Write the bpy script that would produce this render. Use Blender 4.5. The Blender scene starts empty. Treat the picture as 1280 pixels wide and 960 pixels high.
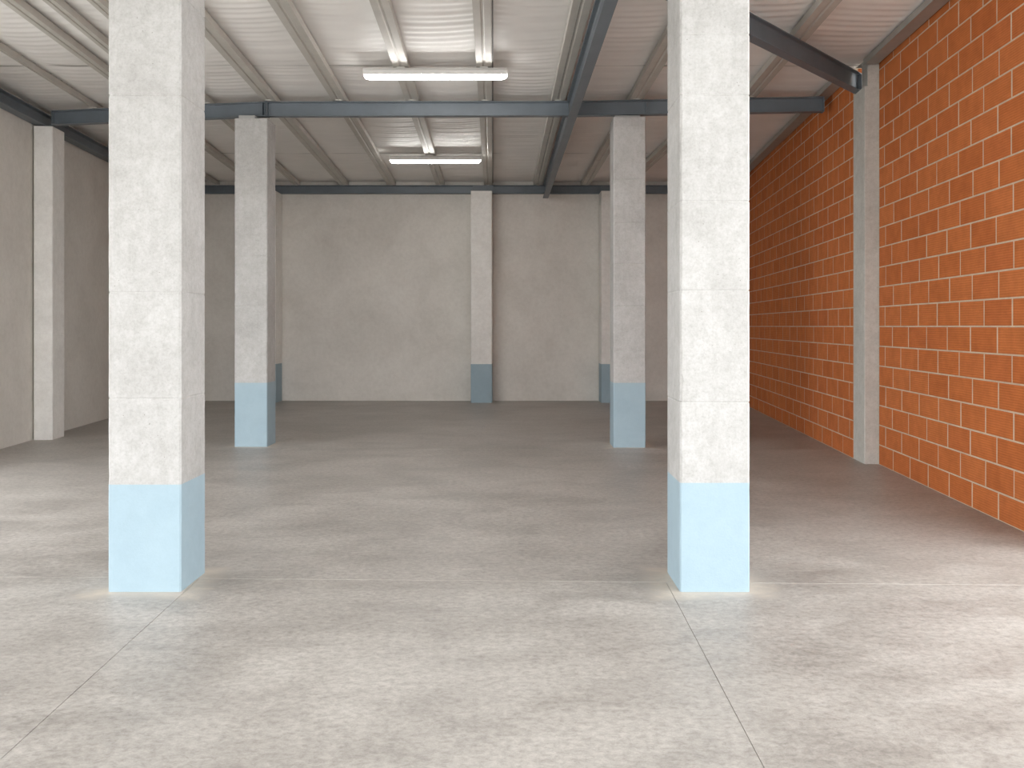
import bpy, bmesh, math, random
from mathutils import Vector, Matrix
random.seed(7)
scene = bpy.context.scene
COL = scene.collection

# ------------------------------------------------------------------ camera
cam_d = bpy.data.cameras.new('camera')
cam = bpy.data.objects.new('camera', cam_d); COL.objects.link(cam)
cam.location = (0, 0, 1.4)
cam.rotation_euler = (math.radians(90), 0, 0)
cam_d.sensor_fit = 'HORIZONTAL'; cam_d.sensor_width = 36.0
cam_d.lens = 36.0 * 1150 / 1280
cam_d.shift_y = -72 / 1280
cam_d.clip_start = 0.05; cam_d.clip_end = 300
scene.camera = cam

# ------------------------------------------------------------------ daylight: even overcast sky entering by invented open sides
world = bpy.data.worlds.new('overcast_sky'); scene.world = world
world.use_nodes = True
bg = world.node_tree.nodes['Background']
bg.inputs['Color'].default_value = (0.97, 0.985, 1.0, 1)
bg.inputs['Strength'].default_value = 5.2
LAMP = 54.0

vs = scene.view_settings
vs.view_transform = 'Standard'; vs.look = 'None'; vs.gamma = 1.0; vs.use_curve_mapping = False
vs.exposure = 0.0
scene.cycles.max_bounces = 14
scene.cycles.diffuse_bounces = 10
scene.cycles.glossy_bounces = 4

# unseen openings, invented to even out the daylight (front one behind the camera)
FRONT_Y = -4.0       # roof and side walls end here
APRON_Y = -8.0      # the floor slab runs on outside
LEFT_Y0 = 8.6       # invented left gateway lets daylight in up to here
RIGHT_Y0 = 5.6  # near right side left open up to here, invented for daylight


# ------------------------------------------------------------------ material helpers
def new_mat(name):
    m = bpy.data.materials.new(name); m.use_nodes = True
    nt = m.node_tree
    return m, nt, nt.nodes['Principled BSDF']

def N(nt, kind, **kw):
    n = nt.nodes.new(kind)
    for k, v in kw.items():
        if k in ('operation', 'blend_type', 'data_type', 'attribute_name', 'bands_direction', 'wave_type', 'noise_dimensions', 'feature', 'clamp', 'use_clamp', 'interpolation_type'):
            setattr(n, k, v)
        else:
            n.inputs[k].default_value = v
    return n

def ramp(nt, src, stops):
    r = nt.nodes.new('ShaderNodeValToRGB')
    els = r.color_ramp.elements
    while len(els) < len(stops): els.new(0.5)
    for e, (p, c) in zip(els, stops):
        e.position = p; e.color = (c[0], c[1], c[2], 1) if len(c) == 3 else c
    nt.links.new(src, r.inputs['Fac'])
    return r.outputs['Color']

def position(nt, scale=(1, 1, 1)):
    g = nt.nodes.new('ShaderNodeNewGeometry')
    mp = nt.nodes.new('ShaderNodeMapping')
    mp.inputs['Scale'].default_value = scale
    nt.links.new(g.outputs['Position'], mp.inputs['Vector'])
    return mp.outputs['Vector']

def noise(nt, vec, scale, detail=5, rough=0.55, dist=0.0):
    n = nt.nodes.new('ShaderNodeTexNoise')
    n.inputs['Scale'].default_value = scale; n.inputs['Detail'].default_value = detail
    n.inputs['Roughness'].default_value = rough; n.inputs['Distortion'].default_value = dist
    nt.links.new(vec, n.inputs['Vector'])
    return n.outputs['Fac']

def mixc(nt, mode, fac, a, b):
    m = nt.nodes.new('ShaderNodeMix'); m.data_type = 'RGBA'; m.blend_type = mode
    fi, ai, bi = m.inputs[0], m.inputs[6], m.inputs[7]
    for sock, v in ((fi, fac), (ai, a), (bi, b)):
        if hasattr(v, 'is_linked'): nt.links.new(v, sock)
        elif isinstance(v, (int, float)): sock.default_value = v
        else: sock.default_value = (*v, 1)
    return m.outputs[2]

def math_n(nt, op, a, b=None):
    m = nt.nodes.new('ShaderNodeMath'); m.operation = op
    for i, v in enumerate((a, b)):
        if v is None: continue
        if hasattr(v, 'is_linked'): nt.links.new(v, m.inputs[i])
        else: m.inputs[i].default_value = v
    return m.outputs[0]

def bump(nt, bsdf, height, strength, dist):
    b = nt.nodes.new('ShaderNodeBump')
    b.inputs['Strength'].default_value = strength; b.inputs['Distance'].default_value = dist
    nt.links.new(height, b.inputs['Height'])
    nt.links.new(b.outputs['Normal'], bsdf.inputs['Normal'])

def concrete(name, light, dark, mottling=1.0, pits=True, rough=0.9, streak=0.0, patch_scale=2.2, speck=0.0):
    m, nt, bs = new_mat(name)
    v = position(nt)
    a = noise(nt, v, patch_scale, 6, 0.62, 0.3)
    c = ramp(nt, a, [(0.33, dark), (0.62, light)])
    b = noise(nt, v, 16, 5, 0.7)
    c = mixc(nt, 'MULTIPLY', 0.55 * mottling, c, ramp(nt, b, [(0.35, (0.80, 0.79, 0.775)), (0.6, (1, 1, 1))]))
    f = noise(nt, v, 95, 3, 0.6)
    c = mixc(nt, 'MULTIPLY', 0.35 * mottling, c, ramp(nt, f, [(0.3, (0.78, 0.77, 0.75)), (0.55, (1, 1, 1))]))
    if speck:
        k = noise(nt, v, 48, 8, 0.85)
        c = mixc(nt, 'MULTIPLY', speck, c, ramp(nt, k, [(0.38, (0.66, 0.65, 0.63)), (0.5, (1, 1, 1)), (0.62, (1.1, 1.1, 1.1))]))
        k2 = noise(nt, position(nt, (14, 14, 1.1)), 2.2, 6, 0.7)
        c = mixc(nt, 'MULTIPLY', speck * 0.5, c, ramp(nt, k2, [(0.36, (0.76, 0.75, 0.73)), (0.52, (1, 1, 1))]))
    if streak:
        s = noise(nt, position(nt, (9, 9, 0.55)), 1.6, 5, 0.6)
        c = mixc(nt, 'MULTIPLY', streak, c, ramp(nt, s, [(0.35, (0.74, 0.72, 0.69)), (0.62, (1, 1, 1))]))
    if pits:
        vo = nt.nodes.new('ShaderNodeTexVoronoi'); vo.inputs['Scale'].default_value = 26
        nt.links.new(v, vo.inputs['Vector'])
        pr = ramp(nt, vo.outputs['Distance'], [(0.045, (0.55, 0.53, 0.5)), (0.085, (1, 1, 1))])
        msk = ramp(nt, noise(nt, v, 5, 2), [(0.52, (0, 0, 0)), (0.6, (1, 1, 1))])
        c = mixc(nt, 'MULTIPLY', msk, c, pr)
    nt.links.new(c, bs.inputs['Base Color'])
    bs.inputs['Roughness'].default_value = rough
    bs.inputs['Specular IOR Level'].default_value = 0.25
    h = math_n(nt, 'ADD', math_n(nt, 'MULTIPLY', b, 0.6), math_n(nt, 'MULTIPLY', f, 0.4))
    bump(nt, bs, h, 0.35, 0.006)
    return m

M = {}
M['column'] = concrete('column_concrete', (0.515, 0.510, 0.50), (0.435, 0.428, 0.416), 1.0, speck=0.32)
M['pilaster'] = concrete('pilaster_concrete', (0.86, 0.845, 0.815), (0.78, 0.765, 0.735), 0.7)
M['pilaster_grey'] = concrete('bare_pilaster_concrete', (0.60, 0.59, 0.55), (0.51, 0.50, 0.465), 0.9, speck=0.3)
M['wall'] = concrete('wall_render', (0.74, 0.71, 0.665), (0.65, 0.62, 0.575), 0.6, pits=False, patch_scale=1.1)
M['paint'] = concrete('blue_paint', (0.34, 0.445, 0.505), (0.318, 0.42, 0.482), 0.25, pits=False, rough=0.62, patch_scale=4)
M['roof_slab'] = concrete('roof_deck', (0.45, 0.45, 0.44), (0.4, 0.4, 0.39), 0.5, pits=False)
M['ground'] = concrete('yard_concrete', (0.66, 0.645, 0.62), (0.58, 0.565, 0.54), 0.6, pits=False)
M['filler'] = concrete('joint_filler', (0.62, 0.585, 0.54), (0.50, 0.47, 0.43), 0.5, pits=False)
M['joint_dark'] = concrete('saw_cut', (0.40, 0.375, 0.345), (0.32, 0.30, 0.275), 0.5, pits=False)

# polished concrete floor ------------------------------------------------
def floor_material():
    m, nt, bs = new_mat('polished_concrete_floor')
    v = position(nt)
    big = noise(nt, v, 0.55, 6, 0.62, 0.6)
    c = ramp(nt, big, [(0.34, (0.350, 0.327, 0.300)), (0.64, (0.448, 0.423, 0.394))])
    med = noise(nt, position(nt, (0.8, 1.35, 1)), 1.9, 12, 0.74, 0.5)
    c = mixc(nt, 'MULTIPLY', 0.62, c, ramp(nt, med, [(0.36, (0.60, 0.585, 0.57)), (0.5, (0.92, 0.91, 0.90)), (0.64, (1.14, 1.14, 1.14))]))
    fine = noise(nt, position(nt, (1, 1.2, 1)), 26, 9, 0.8, 0.3)
    c = mixc(nt, 'MULTIPLY', 0.85, c, ramp(nt, fine, [(0.37, (0.66, 0.65, 0.64)), (0.5, (0.94, 0.94, 0.94)), (0.62, (1.16, 1.16, 1.16))]))
    grit = noise(nt, v, 160, 2, 0.6)
    c = mixc(nt, 'MULTIPLY', 0.35, c, ramp(nt, grit, [(0.3, (0.75, 0.75, 0.75)), (0.6, (1.05, 1.05, 1.05))]))
    # pale cement dust left around the column feet
    for (cx, cy, s) in ((-1.94, 5.04, 0.19), (1.07, 5.04, 0.19), (-3.04, 10.89, 0.19), (1.36, 10.82, 0.19)):
        g = nt.nodes.new('ShaderNodeNewGeometry')
        sub = nt.nodes.new('ShaderNodeVectorMath'); sub.operation = 'SUBTRACT'
        nt.links.new(g.outputs['Position'], sub.inputs[0]); sub.inputs[1].default_value = (cx, cy, 0)
        ab = nt.nodes.new('ShaderNodeVectorMath'); ab.operation = 'ABSOLUTE'
        nt.links.new(sub.outputs[0], ab.inputs[0])
        sp = nt.nodes.new('ShaderNodeSeparateXYZ'); nt.links.new(ab.outputs[0], sp.inputs[0])
        d = math_n(nt, 'SUBTRACT', math_n(nt, 'MAXIMUM', sp.outputs[0], sp.outputs[1]), s)
        d = math_n(nt, 'ADD', d, math_n(nt, 'MULTIPLY', math_n(nt, 'SUBTRACT', fine, 0.5), 0.35))
        d = math_n(nt, 'ADD', d, math_n(nt, 'MULTIPLY', math_n(nt, 'SUBTRACT', med, 0.5), 0.5))
        mask = ramp(nt, d, [(0.0, (0.85, 0.85, 0.85)), (0.14, (0, 0, 0))])
        c = mixc(nt, 'MIX', mask, c, (0.58, 0.515, 0.435))
    nt.links.new(c, bs.inputs['Base Color'])
    rr = ramp(nt, med, [(0.3, (0.36, 0.36, 0.36)), (0.7, (0.52, 0.52, 0.52))])
    nt.links.new(rr, bs.inputs['Roughness'])
    bs.inputs['Specular IOR Level'].default_value = 0.45
    bump(nt, bs, math_n(nt, 'ADD', fine, math_n(nt, 'MULTIPLY', grit, 0.3)), 0.12, 0.004)
    return m
M['floor'] = floor_material()

# clay blocks -------------------------------------------------------------
def brick_material():
    m, nt, bs = new_mat('clay_block')
    at = nt.nodes.new('ShaderNodeAttribute'); at.attribute_name = 'rnd'
    oi = nt.nodes.new('ShaderNodeObjectInfo')
    r = math_n(nt, 'FRACT', math_n(nt, 'ADD', at.outputs['Fac'], oi.outputs['Random']))
    c = ramp(nt, r, [(0.0, (0.53, 0.156, 0.045)), (0.35, (0.58, 0.178, 0.053)), (0.7, (0.60, 0.192, 0.060)), (1.0, (0.55, 0.162, 0.05))])
    v = position(nt)
    pn = noise(nt, v, 7, 5, 0.6)
    c = mixc(nt, 'MULTIPLY', 0.5, c, ramp(nt, pn, [(0.33, (0.78, 0.76, 0.74)), (0.62, (1.08, 1.08, 1.08))]))
    # combed horizontal ribs
    sp = nt.nodes.new('ShaderNodeSeparateXYZ'); nt.links.new(v, sp.inputs[0])
    wob = noise(nt, position(nt, (4, 4, 10)), 2.0, 2)
    ph = math_n(nt, 'ADD', math_n(nt, 'MULTIPLY', sp.outputs[2], 2 * math.pi / 0.0182), math_n(nt, 'MULTIPLY', wob, 2.5))
    rib = math_n(nt, 'ADD', math_n(nt, 'MULTIPLY', math_n(nt, 'SINE', ph), 0.5), 0.5)
    c = mixc(nt, 'MULTIPLY', 0.55, c, ramp(nt, rib, [(0.05, (0.74, 0.68, 0.64)), (0.45, (1, 1, 1))]))
    gr = noise(nt, position(nt, (3, 3, 60)), 4, 4, 0.6)
    c = mixc(nt, 'MULTIPLY', 0.4, c, ramp(nt, gr, [(0.35, (0.78, 0.76, 0.74)), (0.6, (1.04, 1.04, 1.04))]))
    nt.links.new(c, bs.inputs['Base Color'])
    bs.inputs['Roughness'].default_value = 0.88
    bs.inputs['Specular IOR Level'].default_value = 0.2
    bump(nt, bs, rib, 0.5, 0.0025)
    return m
M['brick'] = brick_material()
M['mortar'] = concrete('mortar', (0.66, 0.53, 0.39), (0.55, 0.425, 0.305), 0.6, pits=False, patch_scale=5)

def steel(name, col, rough, metallic, var=0.12):
    m, nt, bs = new_mat(name)
    v = position(nt)
    n = noise(nt, v, 3.5, 6, 0.65)
    c = mixc(nt, 'MULTIPLY', 1.0, col, ramp(nt, n, [(0.3, (1 - var,) * 3), (0.7, (1 + var,) * 3)]))
    nt.links.new(c, bs.inputs['Base Color'])
    bs.inputs['Roughness'].default_value = rough
    bs.inputs['Metallic'].default_value = metallic
    bump(nt, bs, noise(nt, v, 60, 2), 0.06, 0.003)
    return m
M['beam'] = steel('grey_painted_steel', (0.125, 0.148, 0.170), 0.42, 0.0)
M['weld'] = steel('bare_weld', (0.42, 0.42, 0.41), 0.5, 0.3)
M['purlin'] = steel('galvanised_purlin', (0.50, 0.48, 0.44), 0.5, 0.15, 0.08)
M['edge_purlin'] = steel('galvanised_edge_profile', (0.40, 0.395, 0.375), 0.45, 0.4, 0.1)
M['clip'] = steel('zinc_clip', (0.66, 0.65, 0.61), 0.4, 0.3)
M['cable'] = steel('cable_sheath', (0.09, 0.085, 0.08), 0.6, 0.0)
M['housing'] = steel('lamp_housing_plastic', (0.70, 0.69, 0.67), 0.45, 0.0, 0.03)

def ceiling_material():
    m, nt, bs = new_mat('white_insulating_sheet')
    v = position(nt)
    n = noise(nt, v, 1.4, 5, 0.6)
    c = ramp(nt, n, [(0.35, (0.80, 0.785, 0.76)), (0.65, (0.86, 0.845, 0.82))])
    nt.links.new(c, bs.inputs['Base Color'])
    bs.inputs['Roughness'].default_value = 0.5
    bs.inputs['Specular IOR Level'].default_value = 0.4
    return m
M['sheet'] = ceiling_material()

m, nt, bs = new_mat('lit_diffuser')
bs.inputs['Base Color'].default_value = (0.9, 0.9, 0.88, 1)
bs.inputs['Roughness'].default_value = 0.4
bs.inputs['Emission Color'].default_value = (1.0, 0.985, 0.95, 1)
bs.inputs['Emission Strength'].default_value = LAMP
M['diffuser'] = m

# ------------------------------------------------------------------ object helpers
def link(name, mesh, mat=None, parent=None, loc=(0, 0, 0), rz=0.0):
    o = bpy.data.objects.new(name, mesh); COL.objects.link(o)
    if mat is not None and mesh is not None and not mesh.materials:
        mesh.materials.append(M[mat])
    o.location = loc; o.rotation_euler = (0, 0, rz)
    if parent is not None: o.parent = parent
    return o

def tag(o, label=None, cat=None, group=None, kind=None):
    if label: o['label'] = label
    if cat: o['category'] = cat
    if group: o['group'] = group
    if kind: o['kind'] = kind
    return o

def thing(name, label, cat, loc=(0, 0, 0), rz=0.0, group=None):
    o = bpy.data.objects.new(name, None); COL.objects.link(o)
    o.empty_display_size = 0.1
    o.location = loc; o.rotation_euler = (0, 0, rz)
    return tag(o, label, cat, group)

def box(x0, x1, y0, y1, z0, z1, bevel=0.0, name='box', segs=1):
    bm = bmesh.new()
    vs_ = [bm.verts.new(p) for p in ((x0, y0, z0), (x1, y0, z0), (x1, y1, z0), (x0, y1, z0), (x0, y0, z1), (x1, y0, z1), (x1, y1, z1), (x0, y1, z1))]
    for f in ((0, 3, 2, 1), (4, 5, 6, 7), (0, 1, 5, 4), (1, 2, 6, 5), (2, 3, 7, 6), (3, 0, 4, 7)):
        bm.faces.new([vs_[i] for i in f])
    if bevel:
        bmesh.ops.bevel(bm, geom=bm.edges[:], offset=bevel, segments=segs, affect='EDGES')
    me = bpy.data.meshes.new(name); bm.to_mesh(me); bm.free()
    return me

def prism(poly, z0, z1, name='prism'):
    """vertical prism over a counter-clockwise plan polygon"""
    bm = bmesh.new()
    b = [bm.verts.new((x, y, z0)) for x, y in poly]; t = [bm.verts.new((x, y, z1)) for x, y in poly]
    n = len(poly)
    bm.faces.new(list(reversed(b))); bm.faces.new(t)
    for i in range(n): bm.faces.new((b[i], b[(i + 1) % n], t[(i + 1) % n], t[i]))
    me = bpy.data.meshes.new(name); bm.to_mesh(me); bm.free()
    return me

def extrude_x(profile, length, name='extrusion', closed=True):
    """profile (y, z) points swept along +x, capped when closed"""
    bm = bmesh.new()
    a = [bm.verts.new((0, y, z)) for y, z in profile]; b = [bm.verts.new((length, y, z)) for y, z in profile]
    n = len(profile)
    for i in range(n if closed else n - 1):
        j = (i + 1) % n
        bm.faces.new((a[i], a[j], b[j], b[i]))
    if closed:
        bm.faces.new(list(reversed(a))); bm.faces.new(b)
    bmesh.ops.recalc_face_normals(bm, faces=bm.faces[:])
    me = bpy.data.meshes.new(name); bm.to_mesh(me); bm.free()
    return me

# ------------------------------------------------------------------ plan of the hall (metres, camera at the origin)
def left_x(y): return -5.84 - 0.088 * (y - 10.49)
def right_near_x(y): return 2.997 + 0.078 * y          # brick wall in front of its pilaster
def right_far_x(y): return 2.83 + 0.081 * y             # brick wall behind its pilaster
BACK_Y = 17.33
SHEET_Z = 4.12
PURLIN_Z = 4.045
WALL_TOP = 4.14

# ------------------------------------------------------------------ floor: slabs with saw-cut joints
def joint_t1(x): return 5.06 - 0.03 * x
def joint_t2(x): return 10.5
fl = link('floor', prism([(left_x(APRON_Y), APRON_Y), (right_near_x(APRON_Y) + 0.1, APRON_Y), (right_far_x(BACK_Y) + 0.2, BACK_Y), (left_x(BACK_Y), BACK_Y)], -0.25, -0.003, 'floor'), 'joint_dark')
tag(fl, 'polished grey concrete floor slab with thin saw-cut joints', kind='structure')
g = 0.0016; gt = 0.004
def jl(y): return -1.538 - 0.039 * y
def jr(y): return 0.738 + 0.021 * y
FX0 = lambda y: left_x(y) + 0.005
FX1 = lambda y: right_near_x(y) + 0.05
def slab(poly): link('floor_slab', prism(poly, -0.12, 0.0, 'floor_slab'), 'floor', fl)
y0 = APRON_Y
ya = joint_t1(jl(5)); yb = joint_t1(jr(5))
slab([(FX0(y0), y0), (jl(y0) - g, y0), (jl(ya) - g, ya - gt), (FX0(5.2), joint_t1(-5.3) - gt)])
slab([(jl(y0) + g, y0), (jr(y0) - g, y0), (jr(yb) - g, yb - gt), (jl(ya) + g, ya - gt)])
slab([(jr(y0) + g, y0), (FX1(y0), y0), (FX1(5), joint_t1(3.4) - gt), (jr(yb) + g, yb - gt)])
slab([(FX0(5.2), joint_t1(-5.3) + gt), (FX1(5), joint_t1(3.4) + gt), (FX1(10.5), 10.5 - gt), (FX0(10.5), 10.5 - gt)])
slab([(FX0(10.5), 10.5 + gt), (FX1(10.5), 10.5 + gt), (right_far_x(BACK_Y) + 0.1, BACK_Y), (FX0(BACK_Y), BACK_Y)])

for (a_, b_) in (((FX0(5.2), joint_t1(-5.3)), (FX1(5), joint_t1(3.4))), ((FX0(10.5), 10.5), (FX1(10.5), 10.5))):
    link('joint_filler', prism([(a_[0], a_[1] - gt + 0.0005), (b_[0], b_[1] - gt + 0.0005), (b_[0], b_[1] + gt - 0.0005), (a_[0], a_[1] + gt - 0.0005)], -0.05, -0.0006, 'joint_filler'), 'filler', fl)
gr = link('ground', box(-60, 60, -80, 60, -0.5, -0.26, name='ground'), 'ground')
tag(gr, 'pale concrete yard outside the invented open front', kind='structure')

# ------------------------------------------------------------------ walls
wl = link('wall_left', prism([(left_x(LEFT_Y0) - 0.2, LEFT_Y0), (left_x(LEFT_Y0), LEFT_Y0), (left_x(BACK_Y), BACK_Y), (left_x(BACK_Y) - 0.2, BACK_Y)], -0.02, WALL_TOP + 0.05, 'wall_left'), 'wall')
link('added_lintel', prism([(left_x(FRONT_Y) - 0.2, FRONT_Y), (left_x(FRONT_Y), FRONT_Y), (left_x(LEFT_Y0), LEFT_Y0), (left_x(LEFT_Y0) - 0.2, LEFT_Y0)], 3.0, WALL_TOP + 0.05, 'added_lintel'), 'wall', wl)  # unseen, added over the gateway to keep its light off the ceiling
tag(wl, 'long grey rendered side wall on the left', kind='structure')
wb = link('wall_back', prism([(left_x(BACK_Y) - 0.2, BACK_Y), (right_far_x(BACK_Y) + 0.3, BACK_Y), (right_far_x(BACK_Y) + 0.3, BACK_Y + 0.2), (left_x(BACK_Y) - 0.2, BACK_Y + 0.2)], -0.02, WALL_TOP + 0.05, 'wall_back'), 'wall')
tag(wb, 'grey rendered end wall across the far side of the hall', kind='structure')
# ------------------------------------------------------------------ right wall of clay blocks
BL, CH, JT, DEEP = 0.454, 0.2, 0.011, 0.09
PIL_Y0, PIL_Y1 = 9.334, 9.76
MR = 0.0012   # mortar nearly flush with the block faces
wr = link('wall_right', prism([(right_near_x(RIGHT_Y0) + MR, RIGHT_Y0), (right_near_x(RIGHT_Y0) + 0.3, RIGHT_Y0), (right_near_x(PIL_Y0) + 0.3, PIL_Y0), (right_near_x(PIL_Y0) + MR, PIL_Y0)], -0.02, WALL_TOP, 'wall_right'), 'mortar')
tag(wr, 'near stretch of the orange clay block wall, this side of its pilaster', kind='structure')
wr2 = link('wall_right', prism([(right_far_x(PIL_Y1) + MR, PIL_Y1), (right_far_x(PIL_Y1) + 0.45, PIL_Y1), (right_far_x(BACK_Y) + 0.35, BACK_Y), (right_far_x(BACK_Y) + MR, BACK_Y)], -0.02, WALL_TOP, 'wall_right'), 'mortar')
tag(wr2, 'far stretch of the orange clay block wall, beyond its pilaster', kind='structure')

def brick_mesh(L, Hh):
    return box(0.0, L, -DEEP, 0.0, 0.0, Hh, bevel=0.0012, name='brick')
brick_cache = {}
def get_brick(L, Hh):
    k = (round(L, 2), round(Hh, 2))
    if k not in brick_cache:
        me = brick_mesh(L, Hh); me.materials.append(M['brick']); brick_cache[k] = me
    return brick_cache[k]

cands = []   # (y_mid, start point, yaw, length, z0, height)
def course_bricks(xf, slope, ya, yb, y_ref):
    ds = math.sqrt(1 + slope * slope)
    step = BL / ds
    for k in range(21):
        z0 = k * CH + JT / 2
        z1 = min((k + 1) * CH - JT / 2, WALL_TOP - 0.005)
        off = y_ref + (0.0 if k % 2 else step / 2) + random.uniform(-0.025, 0.025)
        i0 = math.floor((ya - off) / step) - 1
        y = off + i0 * step
        j0 = 0.0
        while y < yb:
            j1 = random.uniform(-0.009, 0.009)
            s, e = max(y + 0.0085 + j0, ya), min(y + step - 0.0085 + j1, yb)
            if e - s > 0.03:
                cands.append(((s + e) / 2, (xf(s), s), math.atan2(1, slope), (e - s) * ds, z0, z1 - z0))
            y += step; j0 = j1
course_bricks(right_near_x, 0.078, RIGHT_Y0 - 0.004, PIL_Y0 - 0.004, 7.34)
course_bricks(right_far_x, 0.081, PIL_Y1 + 0.004, BACK_Y - 0.01, 9.9)
seen = [c for c in cands if c[0] + c[3] / 2 > 6.22]
seen.sort(key=lambda c: c[0])
singles = [c for c in seen if c[3] > 0.1][:300]
ids = set(id(c) for c in singles)
rest = [c for c in cands if id(c) not in ids]
for (ym, (sx, sy), yaw, L, z0, hh) in singles:
    jig = random.uniform(-0.0006, 0.0006)
    me = get_brick(L, hh)
    Lm = round(L, 2); 
    o = link('brick', me, None, wr if ym < PIL_Y0 else wr2, (sx + jig, sy, z0), yaw)
    o.scale = (L / Lm, 1, hh / round(hh, 2))
for part_of, bricks in ((wr, [c for c in rest if c[0] < PIL_Y0]), (wr2, [c for c in rest if c[0] > PIL_Y0])):
    bm = bmesh.new()
    lay = bm.faces.layers.float.new('rnd')
    for (ym, (sx, sy), yaw, L, z0, hh) in bricks:
        T = Matrix.Translation((sx + random.uniform(-0.0006, 0.0006), sy, z0)) @ Matrix.Rotation(yaw, 4, 'Z')
        v = [bm.verts.new(T @ Vector(p)) for p in ((0, -DEEP, 0), (L, -DEEP, 0), (L, 0, 0), (0, 0, 0), (0, -DEEP, hh), (L, -DEEP, hh), (L, 0, hh), (0, 0, hh))]
        r = random.random()
        for f in ((0, 3, 2, 1), (4, 5, 6, 7), (0, 1, 5, 4), (1, 2, 6, 5), (2, 3, 7, 6), (3, 0, 4, 7)):
            fc = bm.faces.new([v[i] for i in f]); fc[lay] = r
    me = bpy.data.meshes.new('brick_field'); bm.to_mesh(me); bm.free()
    tag(link('brick_field', me, 'brick', part_of), kind='stuff')

# ------------------------------------------------------------------ ceiling: rippled insulating sheets between the purlins
def line(y1, x1, y2, x2): return lambda y: x1 + (x2 - x1) * (y - y1) / (y2 - y1)
purlins = [   # centre line, start, end, label
    ('D', line(8.84, -4.90, 17.1, -5.50), FRONT_Y + 0.1, 17.3, 'narrow pale purlin nearest the left wall'),
    ('A', line(7.44, -4.10, 15.2, -4.66), FRONT_Y + 0.1, 17.3, 'pale purlin second from the left wall'),
    ('B', line(7.44, -3.76, 11.0, -4.03), FRONT_Y + 0.1, 11.1, 'short pale purlin third from the left wall'),
    ('C', line(7.44, -3.40, 17.1, -4.02), FRONT_Y + 0.1, 17.3, 'pale purlin fourth from the left wall, half hidden by the left front column'),
    ('k3', line(7.44, -2.68, 17.1, -3.14), FRONT_Y + 0.1, 17.3, 'pale purlin crossing the cross beam above the left middle column'),
    ('k2', line(7.44, -1.905, 17.1, -2.25), FRONT_Y + 0.1, 17.3, 'pale purlin just left of the tube lights'),
    ('k1', line(7.44, -1.08, 17.1, -1.34), FRONT_Y + 0.1, 17.3, 'pale purlin that both tube lights hang from near their middle'),
    ('k0', line(7.44, -0.246, 17.1, -0.444), FRONT_Y + 0.1, 17.3, 'pale purlin with a dark cable at its edge, above the tube lights'),
    ('r1', line(7.44, 0.575, 17.1, 0.48), FRONT_Y + 0.1, 17.3, 'pale purlin just left of the long dark rafter'),
    ('r2', line(10.8, 1.45, 17.1, 1.38), FRONT_Y + 0.1, 17.3, 'pale purlin right of the rafter, above the right middle column'),
    ('F', line(7.44, 2.60, 10.8, 2.75), FRONT_Y + 0.1, 10.75, 'pale purlin crossing above the slanting beam near the brick wall'),
    ('E', line(10.8, 2.42, 17.1, 2.16), 10.66, 17.3, 'pale purlin in the far right bay behind the middle columns'),
]
P = {p[0]: p for p in purlins}
ceil = link('ceiling', prism([(left_x(FRONT_Y) - 0.3, FRONT_Y - 0.25), (right_near_x(FRONT_Y) + 0.4, FRONT_Y - 0.25), (right_far_x(BACK_Y) + 0.5, BACK_Y + 0.25), (left_x(BACK_Y) - 0.3, BACK_Y + 0.25)], SHEET_Z + 0.075, SHEET_Z + 0.2, 'ceiling'), 'roof_slab')
tag(ceil, 'low flat roof lined with white rippled insulating sheets', kind='structure')
def right_edge(y): return (right_near_x(y) if y < 9.5 else right_far_x(y)) + 0.02
cols_near = [left_x] + [P[k][1] for k in ('D', 'A', 'B', 'C', 'k3', 'k2', 'k1', 'k0', 'r1', 'r2', 'F')] + [right_edge]
cols_far = [left_x] + [P[k][1] for k in ('D', 'A', 'C', 'k3', 'k2', 'k1', 'k0', 'r1', 'r2', 'E')] + [right_edge]
def sheet(xa, xb, ya, yb, seed):
    rg = random.Random(seed)
    lam = rg.uniform(0.125, 0.15); ph = rg.uniform(0, 6.28); ph2 = rg.uniform(0, 6.28); ph3 = rg.uniform(0, 6.28)
    bow = rg.uniform(0.05, 0.10); amp = rg.uniform(0.0030, 0.0040); p4 = rg.uniform(0, 6.28); p5 = rg.uniform(0, 6.28)
    nx = 12; ny = max(8, int((yb - ya) / 0.02))
    verts, faces = [], []
    for j in range(ny + 1):
        y = ya + (yb - ya) * j / ny
        a_, b_ = xa(y), xb(y)
        for i in range(nx + 1):
            u = i / nx
            w = 4 * u * (1 - u)
            t = y - bow * w + 0.03 * math.sin(3.1 * u + ph2) * math.sin(1.7 * y + p4)
            env = 0.55 + 0.45 * math.sin(2.3 * y + ph3 + 2.2 * u)
            z = SHEET_Z + 0.008 - 0.006 * w + amp * env * math.sin(2 * math.pi * t / lam + ph) + 0.0020 * math.sin(2 * math.pi * t / (lam * 2.37) + p5)
            verts.append((a_ + (b_ - a_) * u, y, z))
    k = nx + 1
    for j in range(ny):
        for i in range(nx):
            q = j * k + i
            faces.append((q, q + k, q + k + 1, q + 1))
    me = bpy.data.meshes.new('ceiling_panel'); me.from_pydata(verts, [], faces)
    me.polygons.foreach_set('use_smooth', [True] * len(faces))
    me.update()
    o = link('ceiling_panel', me, 'sheet', ceil)
    return o
sd = 0
for (ya, yb, cl) in ((FRONT_Y, 4.735, cols_near), (4.745, 9.606, cols_near), (9.616, 11.498, cols_near), (11.502, 14.477, cols_far), (14.487, BACK_Y, cols_far)):
    for i in range(len(cl) - 1):
        sd += 1
        sheet(cl[i], cl[i + 1], ya, yb, sd)

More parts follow.
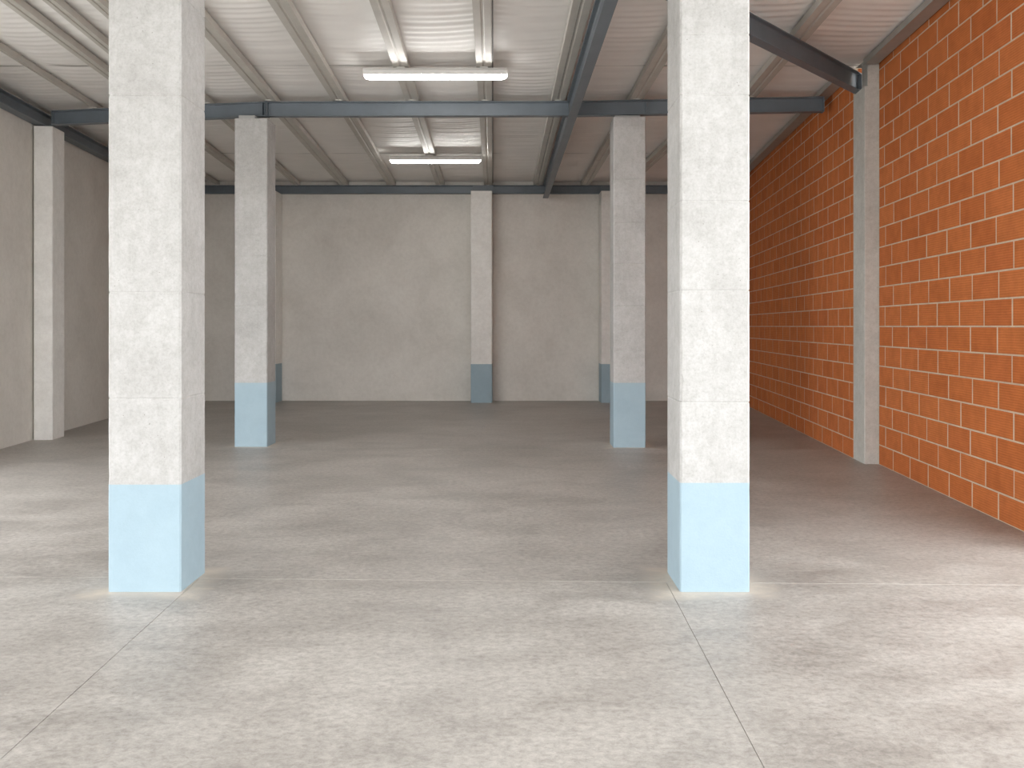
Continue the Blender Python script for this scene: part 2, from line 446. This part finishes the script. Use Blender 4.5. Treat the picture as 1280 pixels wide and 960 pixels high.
# ------------------------------------------------------------------ concrete columns and pilasters
def shaft_mesh(w, d, z0, z1, lifts, rough=0.0022, cham=0.010, seed=1):
    """square shaft standing on local (0,0)-(w,d) with chipped arrises and shallow lift joints"""
    rg = random.Random(seed)
    zs = []
    z = z0
    while z < z1 - 0.02:
        zs.append((z, 0.0)); z += 0.045
    zs.append((z1, 0.0))
    for lz in lifts:
        if z0 + 0.03 < lz < z1 - 0.03:
            zs = [q for q in zs if abs(q[0] - lz) > 0.012]
            zs += [(lz - 0.006, 0.0), (lz - 0.002, 0.0022), (lz + 0.002, 0.0022), (lz + 0.006, 0.0)]
    zs.sort()
    bm = bmesh.new(); rings = []
    for z, ins in zs:
        pts = []
        for (cx, cy, ax, ay, bx_, by_) in ((0, 0, 0, 1, 1, 0), (w, 0, -1, 0, 0, 1), (w, d, 0, -1, -1, 0), (0, d, 1, 0, 0, -1)):
            c1 = cham + rg.uniform(-rough, rough) + (rg.random() < 0.05) * rg.uniform(0, 0.008)
            c2 = cham + rg.uniform(-rough, rough) + (rg.random() < 0.05) * rg.uniform(0, 0.008)
            sx = ins if cx == 0 else -ins; sy = ins if cy == 0 else -ins
            pts.append((cx + sx + ax * c1, cy + sy + ay * c1, z)); pts.append((cx + sx + bx_ * c2, cy + sy + by_ * c2, z))
        rings.append([bm.verts.new(p) for p in pts])
    for a, b in zip(rings, rings[1:]):
        for i in range(8):
            j = (i + 1) % 8
            bm.faces.new((a[i], a[j], b[j], b[i]))
    bm.faces.new(list(reversed(rings[0]))); bm.faces.new(rings[-1])
    bmesh.ops.recalc_face_normals(bm, faces=bm.faces[:])
    me = bpy.data.meshes.new('shaft'); bm.to_mesh(me); bm.free()
    return me

def column(name, label, cat, x, y, w, d, top, band, lifts, mat='column', rz=0.0, group=None, seed=1):
    t = thing(name, label, cat, (x, y, 0), rz, group)
    if band:
        link('painted_base', shaft_mesh(w, d, 0.0, band, [], 0.0008, 0.008, seed + 50), 'paint', t)['label'] = 'light blue painted foot'
    link('shaft', shaft_mesh(w, d, band, top, lifts, seed=seed), mat, t)
    return t

column('concrete_column', 'large whitewashed concrete column with pale blue foot, front left', 'column', -2.13, 4.85, 0.384, 0.388, 4.04, 0.566, [1.02, 1.58, 2.62, 3.15], seed=3, group='free-standing columns')
column('concrete_column', 'large whitewashed concrete column with pale blue foot, front right', 'column', 0.886, 4.85, 0.368, 0.40, 4.04, 0.575, [1.0, 1.59, 2.06, 2.62, 2.94], seed=4, group='free-standing columns')
column('concrete_column', 'middle-distance concrete column with blue foot, left one under the cross beam', 'column', -3.228, 10.70, 0.381, 0.38, 3.82, 0.744, [1.64, 2.22, 2.55, 3.08], seed=5, group='free-standing columns')
column('concrete_column', 'middle-distance concrete column with blue foot, right one under the cross beam', 'column', 1.172, 10.63, 0.374, 0.38, 3.82, 0.748, [1.12, 1.64, 2.13, 2.6, 3.1], seed=6, group='free-standing columns')

PD = BACK_Y - 16.86 - 0.002
column('concrete_pilaster', 'concrete pilaster with blue foot in the middle of the far wall', 'pilaster', -0.755, 16.86, 0.389, PD, 3.884, 0.71, [1.2, 1.75, 2.3, 2.9, 3.4], 'pilaster', seed=7, group='pilasters on the far wall')
column('concrete_pilaster', 'concrete pilaster with blue foot on the far wall, behind the right middle column', 'pilaster', 1.635, 16.86, 0.389, PD, 3.884, 0.71, [1.2, 1.8, 2.35, 2.9, 3.4], 'pilaster', seed=8, group='pilasters on the far wall')
column('concrete_pilaster', 'concrete pilaster with blue foot on the far wall, behind the left middle column', 'pilaster', -4.72, 16.86, 0.389, PD, 3.884, 0.71, [1.2, 1.8, 2.35, 2.9, 3.4], 'pilaster', seed=9, group='pilasters on the far wall')

# pilaster on the left wall (turned with that wall)
rzl = math.atan(0.088)
column('concrete_pilaster', 'plain narrow concrete pilaster standing against the left wall', 'pilaster', -5.895, 11.33, 0.225, 0.38, 3.87, 0.0, [1.3, 2.5], 'pilaster', rzl, seed=10)

# pilaster in the brick wall with a notched head that carries the slanting beam
rzr = -math.atan(0.081)
t = thing('concrete_pilaster', 'plain concrete pilaster set into the brick wall with notched head', 'pilaster', (3.588, 9.362, 0), rzr)
link('shaft', shaft_mesh(0.30, 0.39, 0.0, 3.845, [0.9, 2.2], 0.001, 0.006, seed=11), 'pilaster_grey', t)
hd = link('head_block', shaft_mesh(0.255, 0.20, 3.846, 4.135, [], 0.001, 0.006, seed=12), 'pilaster_grey', t); hd.location = (0.03, 0.0, 0)

# ------------------------------------------------------------------ steel beams
def beam(name, label, p0, p1, zb, h, w, stiff=(), ends=(True, True), tf=0.011, tw=0.008, group=None, splices=()):
    dx, dy = p1[0] - p0[0], p1[1] - p0[1]
    L = math.hypot(dx, dy)
    t = thing(name, label, 'beam', (p0[0], p0[1], zb), math.atan2(dy, dx), group)
    link('bottom_flange', box(0, L, -w / 2, w / 2, 0, tf, 0.002), 'beam', t)
    link('top_flange', box(0, L, -w / 2, w / 2, h - tf, h, 0.002), 'beam', t)
    r = 0.010
    prof = [(-tw / 2 - r, tf), (tw / 2 + r, tf), (tw / 2 + r * 0.3, tf + r * 0.3), (tw / 2, tf + r), (tw / 2, h - tf - r), (tw / 2 + r * 0.3, h - tf - r * 0.3), (tw / 2 + r, h - tf),
            (-tw / 2 - r, h - tf), (-tw / 2 - r * 0.3, h - tf - r * 0.3), (-tw / 2, h - tf - r), (-tw / 2, tf + r), (-tw / 2 - r * 0.3, tf + r * 0.3)]
    link('web', extrude_x(prof, L, 'web'), 'beam', t)
    for s in stiff:
        for sg in (-1, 1):
            a, b = sorted((sg * (tw / 2 + 0.0005), sg * (w / 2 - 0.004)))
            link('stiffener', box(s * L - 0.004, s * L + 0.004, a, b, tf, h - tf, 0.0), 'beam', t)
    for s in splices:
        a, b = -w / 2 - 0.007, -w / 2 - 0.0005
        link('splice_plate', box(s[0] * L, s[1] * L, a, b, 0.002, h - 0.004, 0.0015), 'beam', t)
    if ends[0]: link('end_plate', box(-0.010, 0.0, -w / 2 - 0.004, w / 2 + 0.004, -0.004, h + 0.002, 0.001), 'beam', t)
    if ends[1]: link('end_plate', box(L, L + 0.010, -w / 2 - 0.004, w / 2 + 0.004, -0.004, h + 0.002, 0.001), 'beam', t)
    return t, L

# rafter along the hall
RX = line(6.7, 0.727, 15.55, 0.640)
beam('steel_rafter', 'long dark grey steel rafter running down the hall to the far wall', (RX(FRONT_Y + 0.05), FRONT_Y + 0.05), (RX(17.13), 17.13), 3.785, 0.25, 0.10, ends=(False, False))
# cross beam in three lengths
CB = 3.865; CHT = 0.170
beam('steel_beam', 'dark grey steel cross beam from the left wall to the left middle column', (-5.60, 11.27), (-2.885, 10.82), CB, CHT, 0.10, stiff=(0.985,))
rx0 = RX(10.8)
beam('steel_beam', 'dark grey steel cross beam between the left middle column and the rafter', (-2.865, 10.82), (rx0 - 0.022, 10.80), CB, CHT, 0.10, ends=(True, False))
beam('steel_beam', 'dark grey steel cross beam from the rafter over the right middle column to the brick wall', (rx0 + 0.022, 10.80), (3.57, 10.58), CB, CHT, 0.10, stiff=(0.3,), ends=(False, True))
# bearing plates and shims on the middle columns
for (x0, x1, lab) in ((-3.19, -3.0, 'small steel bearing shim on top of the left middle column'), (1.20, 1.50, 'small mortar-stained bearing shim on top of the right middle column')):
    o = link('bearing_shim', box(0, x1 - x0, 0, 0.16, 0, 0.0435, 0.004), 'weld', None, (x0, 10.735, 3.821))
    tag(o, lab, 'shim')
# beam along the far wall
beam('steel_beam', 'dark grey steel beam along the top of the far wall', (left_x(17.2) + 0.02, 17.25), (right_far_x(17.2) - 0.02, 17.25), 3.886, 0.155, 0.10, ends=(False, False),
     splices=[((-0.755 + 6.42) / 10.6, (-0.366 + 6.42) / 10.6), ((1.635 + 6.42) / 10.6, (2.02 + 6.42) / 10.6)])
# edge beam along the left wall
def eb(y): return left_x(y) + 0.083
beam('steel_beam', 'dark grey steel edge beam running along the top of the left wall', (eb(FRONT_Y + 0.05), FRONT_Y + 0.05), (eb(17.18), 17.18), 3.885, 0.155, 0.135, ends=(False, False), stiff=())
# slanting beam from the rafter to the brick-wall pilaster
beam('steel_beam', 'dark grey steel beam slanting from the rafter to the brick wall pilaster', (0.85, 6.497), (3.662, 9.69), 3.852, 0.19, 0.10, ends=(False, False), stiff=(0.985,))

# ------------------------------------------------------------------ purlins with clips
HW = 0.078
prof = [(-HW - 0.003, 0.065), (-HW, 0.0), (-0.016, 0.0), (-0.006, 0.009), (0.006, 0.009), (0.016, 0.0), (HW, 0.0), (HW + 0.003, 0.065)]
def clip_mesh():
    bm = bmesh.new()
    bmesh.ops.create_uvsphere(bm, u_segments=12, v_segments=6, radius=1.0, matrix=Matrix.Diagonal((0.012, 0.05, 0.008, 1)))
    me = bpy.data.meshes.new('clip'); bm.to_mesh(me); bm.free(); me.materials.append(M['clip'])
    return me
CLIP = clip_mesh()
def cross_y(x):
    if x < -2.87: return 11.27 + (10.82 - 11.27) * (x + 5.60) / 2.715
    if x < rx0: return 10.81
    return 10.80 - 0.22 * (x - rx0) / (3.57 - rx0)
for key, fn, ys, ye, lab in purlins:
    w = {'D': 0.25, 'A': 0.72, 'B': 0.6, 'C': 0.6}.get(key, 1.0)
    p0 = (fn(ys), ys); p1 = (fn(ye), ye)
    L = math.hypot(p1[0] - p0[0], p1[1] - p0[1])
    t = thing('purlin', lab, 'purlin', (p0[0], p0[1], PURLIN_Z), math.atan2(p1[1] - p0[1], p1[0] - p0[0]), 'roof purlins')
    link('profile', extrude_x([(y * w, z) for y, z in prof], L, 'profile'), 'purlin', t)
    for by in (cross_y(fn(10.8)), 17.25):
        yy = by - 0.064
        if ys < yy < ye:
            link('clip', CLIP, None, t, ((yy - ys) / (ye - ys) * L, 0.0, -0.001))
# edge profiles along the brick wall top
def edge_profile(lab, fn, ya, yb):
    p0 = (fn(ya), ya); p1 = (fn(yb), yb)
    L = math.hypot(p1[0] - p0[0], p1[1] - p0[1])
    t = thing('edge_purlin', lab, 'purlin', (p0[0], p0[1], 4.06), math.atan2(p1[1] - p0[1], p1[0] - p0[0]))
    link('profile', extrude_x([(0.0, 0.0), (0.14, 0.0), (0.14, 0.05), (0.0, 0.05)], L, 'profile'), 'edge_purlin', t)
    link('lip', box(0, L, 0.1405, 0.146, -0.012, 0.05, 0.001), 'edge_purlin', t)
edge_profile('grey steel edge profile on top of the near stretch of brick wall', lambda y: right_near_x(y) - 0.012, FRONT_Y + 0.02, 9.33)
edge_profile('grey steel edge profile on top of the far stretch of brick wall', lambda y: right_far_x(y) - 0.012, 9.85, 17.18)

# ------------------------------------------------------------------ cable along the purlin
k0 = P['k0'][1]
cab = bpy.data.curves.new('power_cable', 'CURVE'); cab.dimensions = '3D'; cab.bevel_depth = 0.0055; cab.bevel_resolution = 2
sp = cab.splines.new('POLY'); n = 40
sp.points.add(n - 1)
for i in range(n):
    y = FRONT_Y + 0.2 + (17.0 - FRONT_Y - 0.2) * i / (n - 1)
    sp.points[i].co = (k0(y) + HW + 0.010, y, PURLIN_Z + 0.006 + random.uniform(-0.001, 0.001), 1)
dg_o = bpy.data.objects.new('tmp_cable', cab); COL.objects.link(dg_o)
me = bpy.data.meshes.new_from_object(dg_o.evaluated_get(bpy.context.evaluated_depsgraph_get()))
bpy.data.objects.remove(dg_o); me.materials.clear()
tag(link('power_cable', me, 'cable'), 'thin dark cable clipped along the edge of a purlin by the lights', 'cable')

# ------------------------------------------------------------------ tube lights
def tube_light(lab, xc, yc, L):
    t = thing('tube_light', lab, 'light', (xc, yc, 0), 0.0, 'tube lights under the purlins')
    ztop = PURLIN_Z - 0.012
    hw = 0.060
    def loft(profile, L_, taper):   # profile (y,z); ends pulled in by taper
        bm = bmesh.new(); rings = []
        zc = sum(z for _, z in profile) / len(profile)
        for (x, s) in ((-L_ / 2, 1 - taper), (-L_ / 2 + 0.012, 1 - taper * 0.45), (-L_ / 2 + 0.03, 1 - taper * 0.13), (-L_ / 2 + 0.055, 1.0), (L_ / 2 - 0.055, 1.0), (L_ / 2 - 0.03, 1 - taper * 0.13), (L_ / 2 - 0.012, 1 - taper * 0.45), (L_ / 2, 1 - taper)):
            top = max(z for _, z in profile)
            rings.append([bm.verts.new((x, y * s, top + (z - top) * s)) for y, z in profile])
        k = len(profile)
        for a, b in zip(rings, rings[1:]):
            for i in range(k):
                bm.faces.new((a[i], a[(i + 1) % k], b[(i + 1) % k], b[i]))
        bm.faces.new(rings[0]); bm.faces.new(list(reversed(rings[-1])))
        bmesh.ops.recalc_face_normals(bm, faces=bm.faces[:])
        me = bpy.data.meshes.new('loft'); bm.to_mesh(me); bm.free()
        me.polygons.foreach_set('use_smooth', [False] * len(me.polygons))
        return me
    # body: trapezoid housing, with lips added to hold light off the ceiling
    body = [(-0.038, ztop), (0.038, ztop), (hw, ztop - 0.030), (hw, ztop - 0.072), (hw - 0.006, ztop - 0.072), (hw - 0.006, ztop - 0.050), (-hw + 0.006, ztop - 0.050), (-hw + 0.006, ztop - 0.072), (-hw, ztop - 0.072), (-hw, ztop - 0.030)]
    h = link('housing', loft(body, L, 0.05), 'housing', t)
    dz = ztop - 0.051
    dif = []
    for i in range(13):
        a = math.pi * i / 12
        dif.append((0.045 * math.cos(a), dz - 0.060 * math.sin(a) ** 0.8))
    link('diffuser', loft(dif, L - 0.004, 0.6), 'diffuser', t)
    for s in (-0.36, -0.02, 0.36):
        for sg in (-1, 1):
            a, b = sorted((sg * (hw + 0.0005), sg * (hw + 0.005)))
            link('latch', box(s * L - 0.014, s * L + 0.014, a, b, dz - 0.020, dz + 0.012, 0.001), 'housing', h)
    return t, ztop
def hang(t, xs, xc, ztop):
    for x in xs:
        link('bracket', box(x - xc - 0.04, x - xc + 0.04, -0.054, 0.054, ztop + 0.0005, PURLIN_Z - 0.0005, 0.003), 'clip', t)
for (lab, xc, yc, L) in (('lit white tube light fitting, the nearer and longer looking one', -0.781, 9.40, 1.468), ('lit white tube light fitting, the farther one beyond the cross beam', -1.185, 14.22, 1.405)):
    t, zt = tube_light(lab, xc, yc, L)
    xs = [P[k][1](yc) for k in ('k1', 'k0')]
    hang(t, [x for x in xs if abs(x - xc) < L / 2 - 0.05], xc, zt)
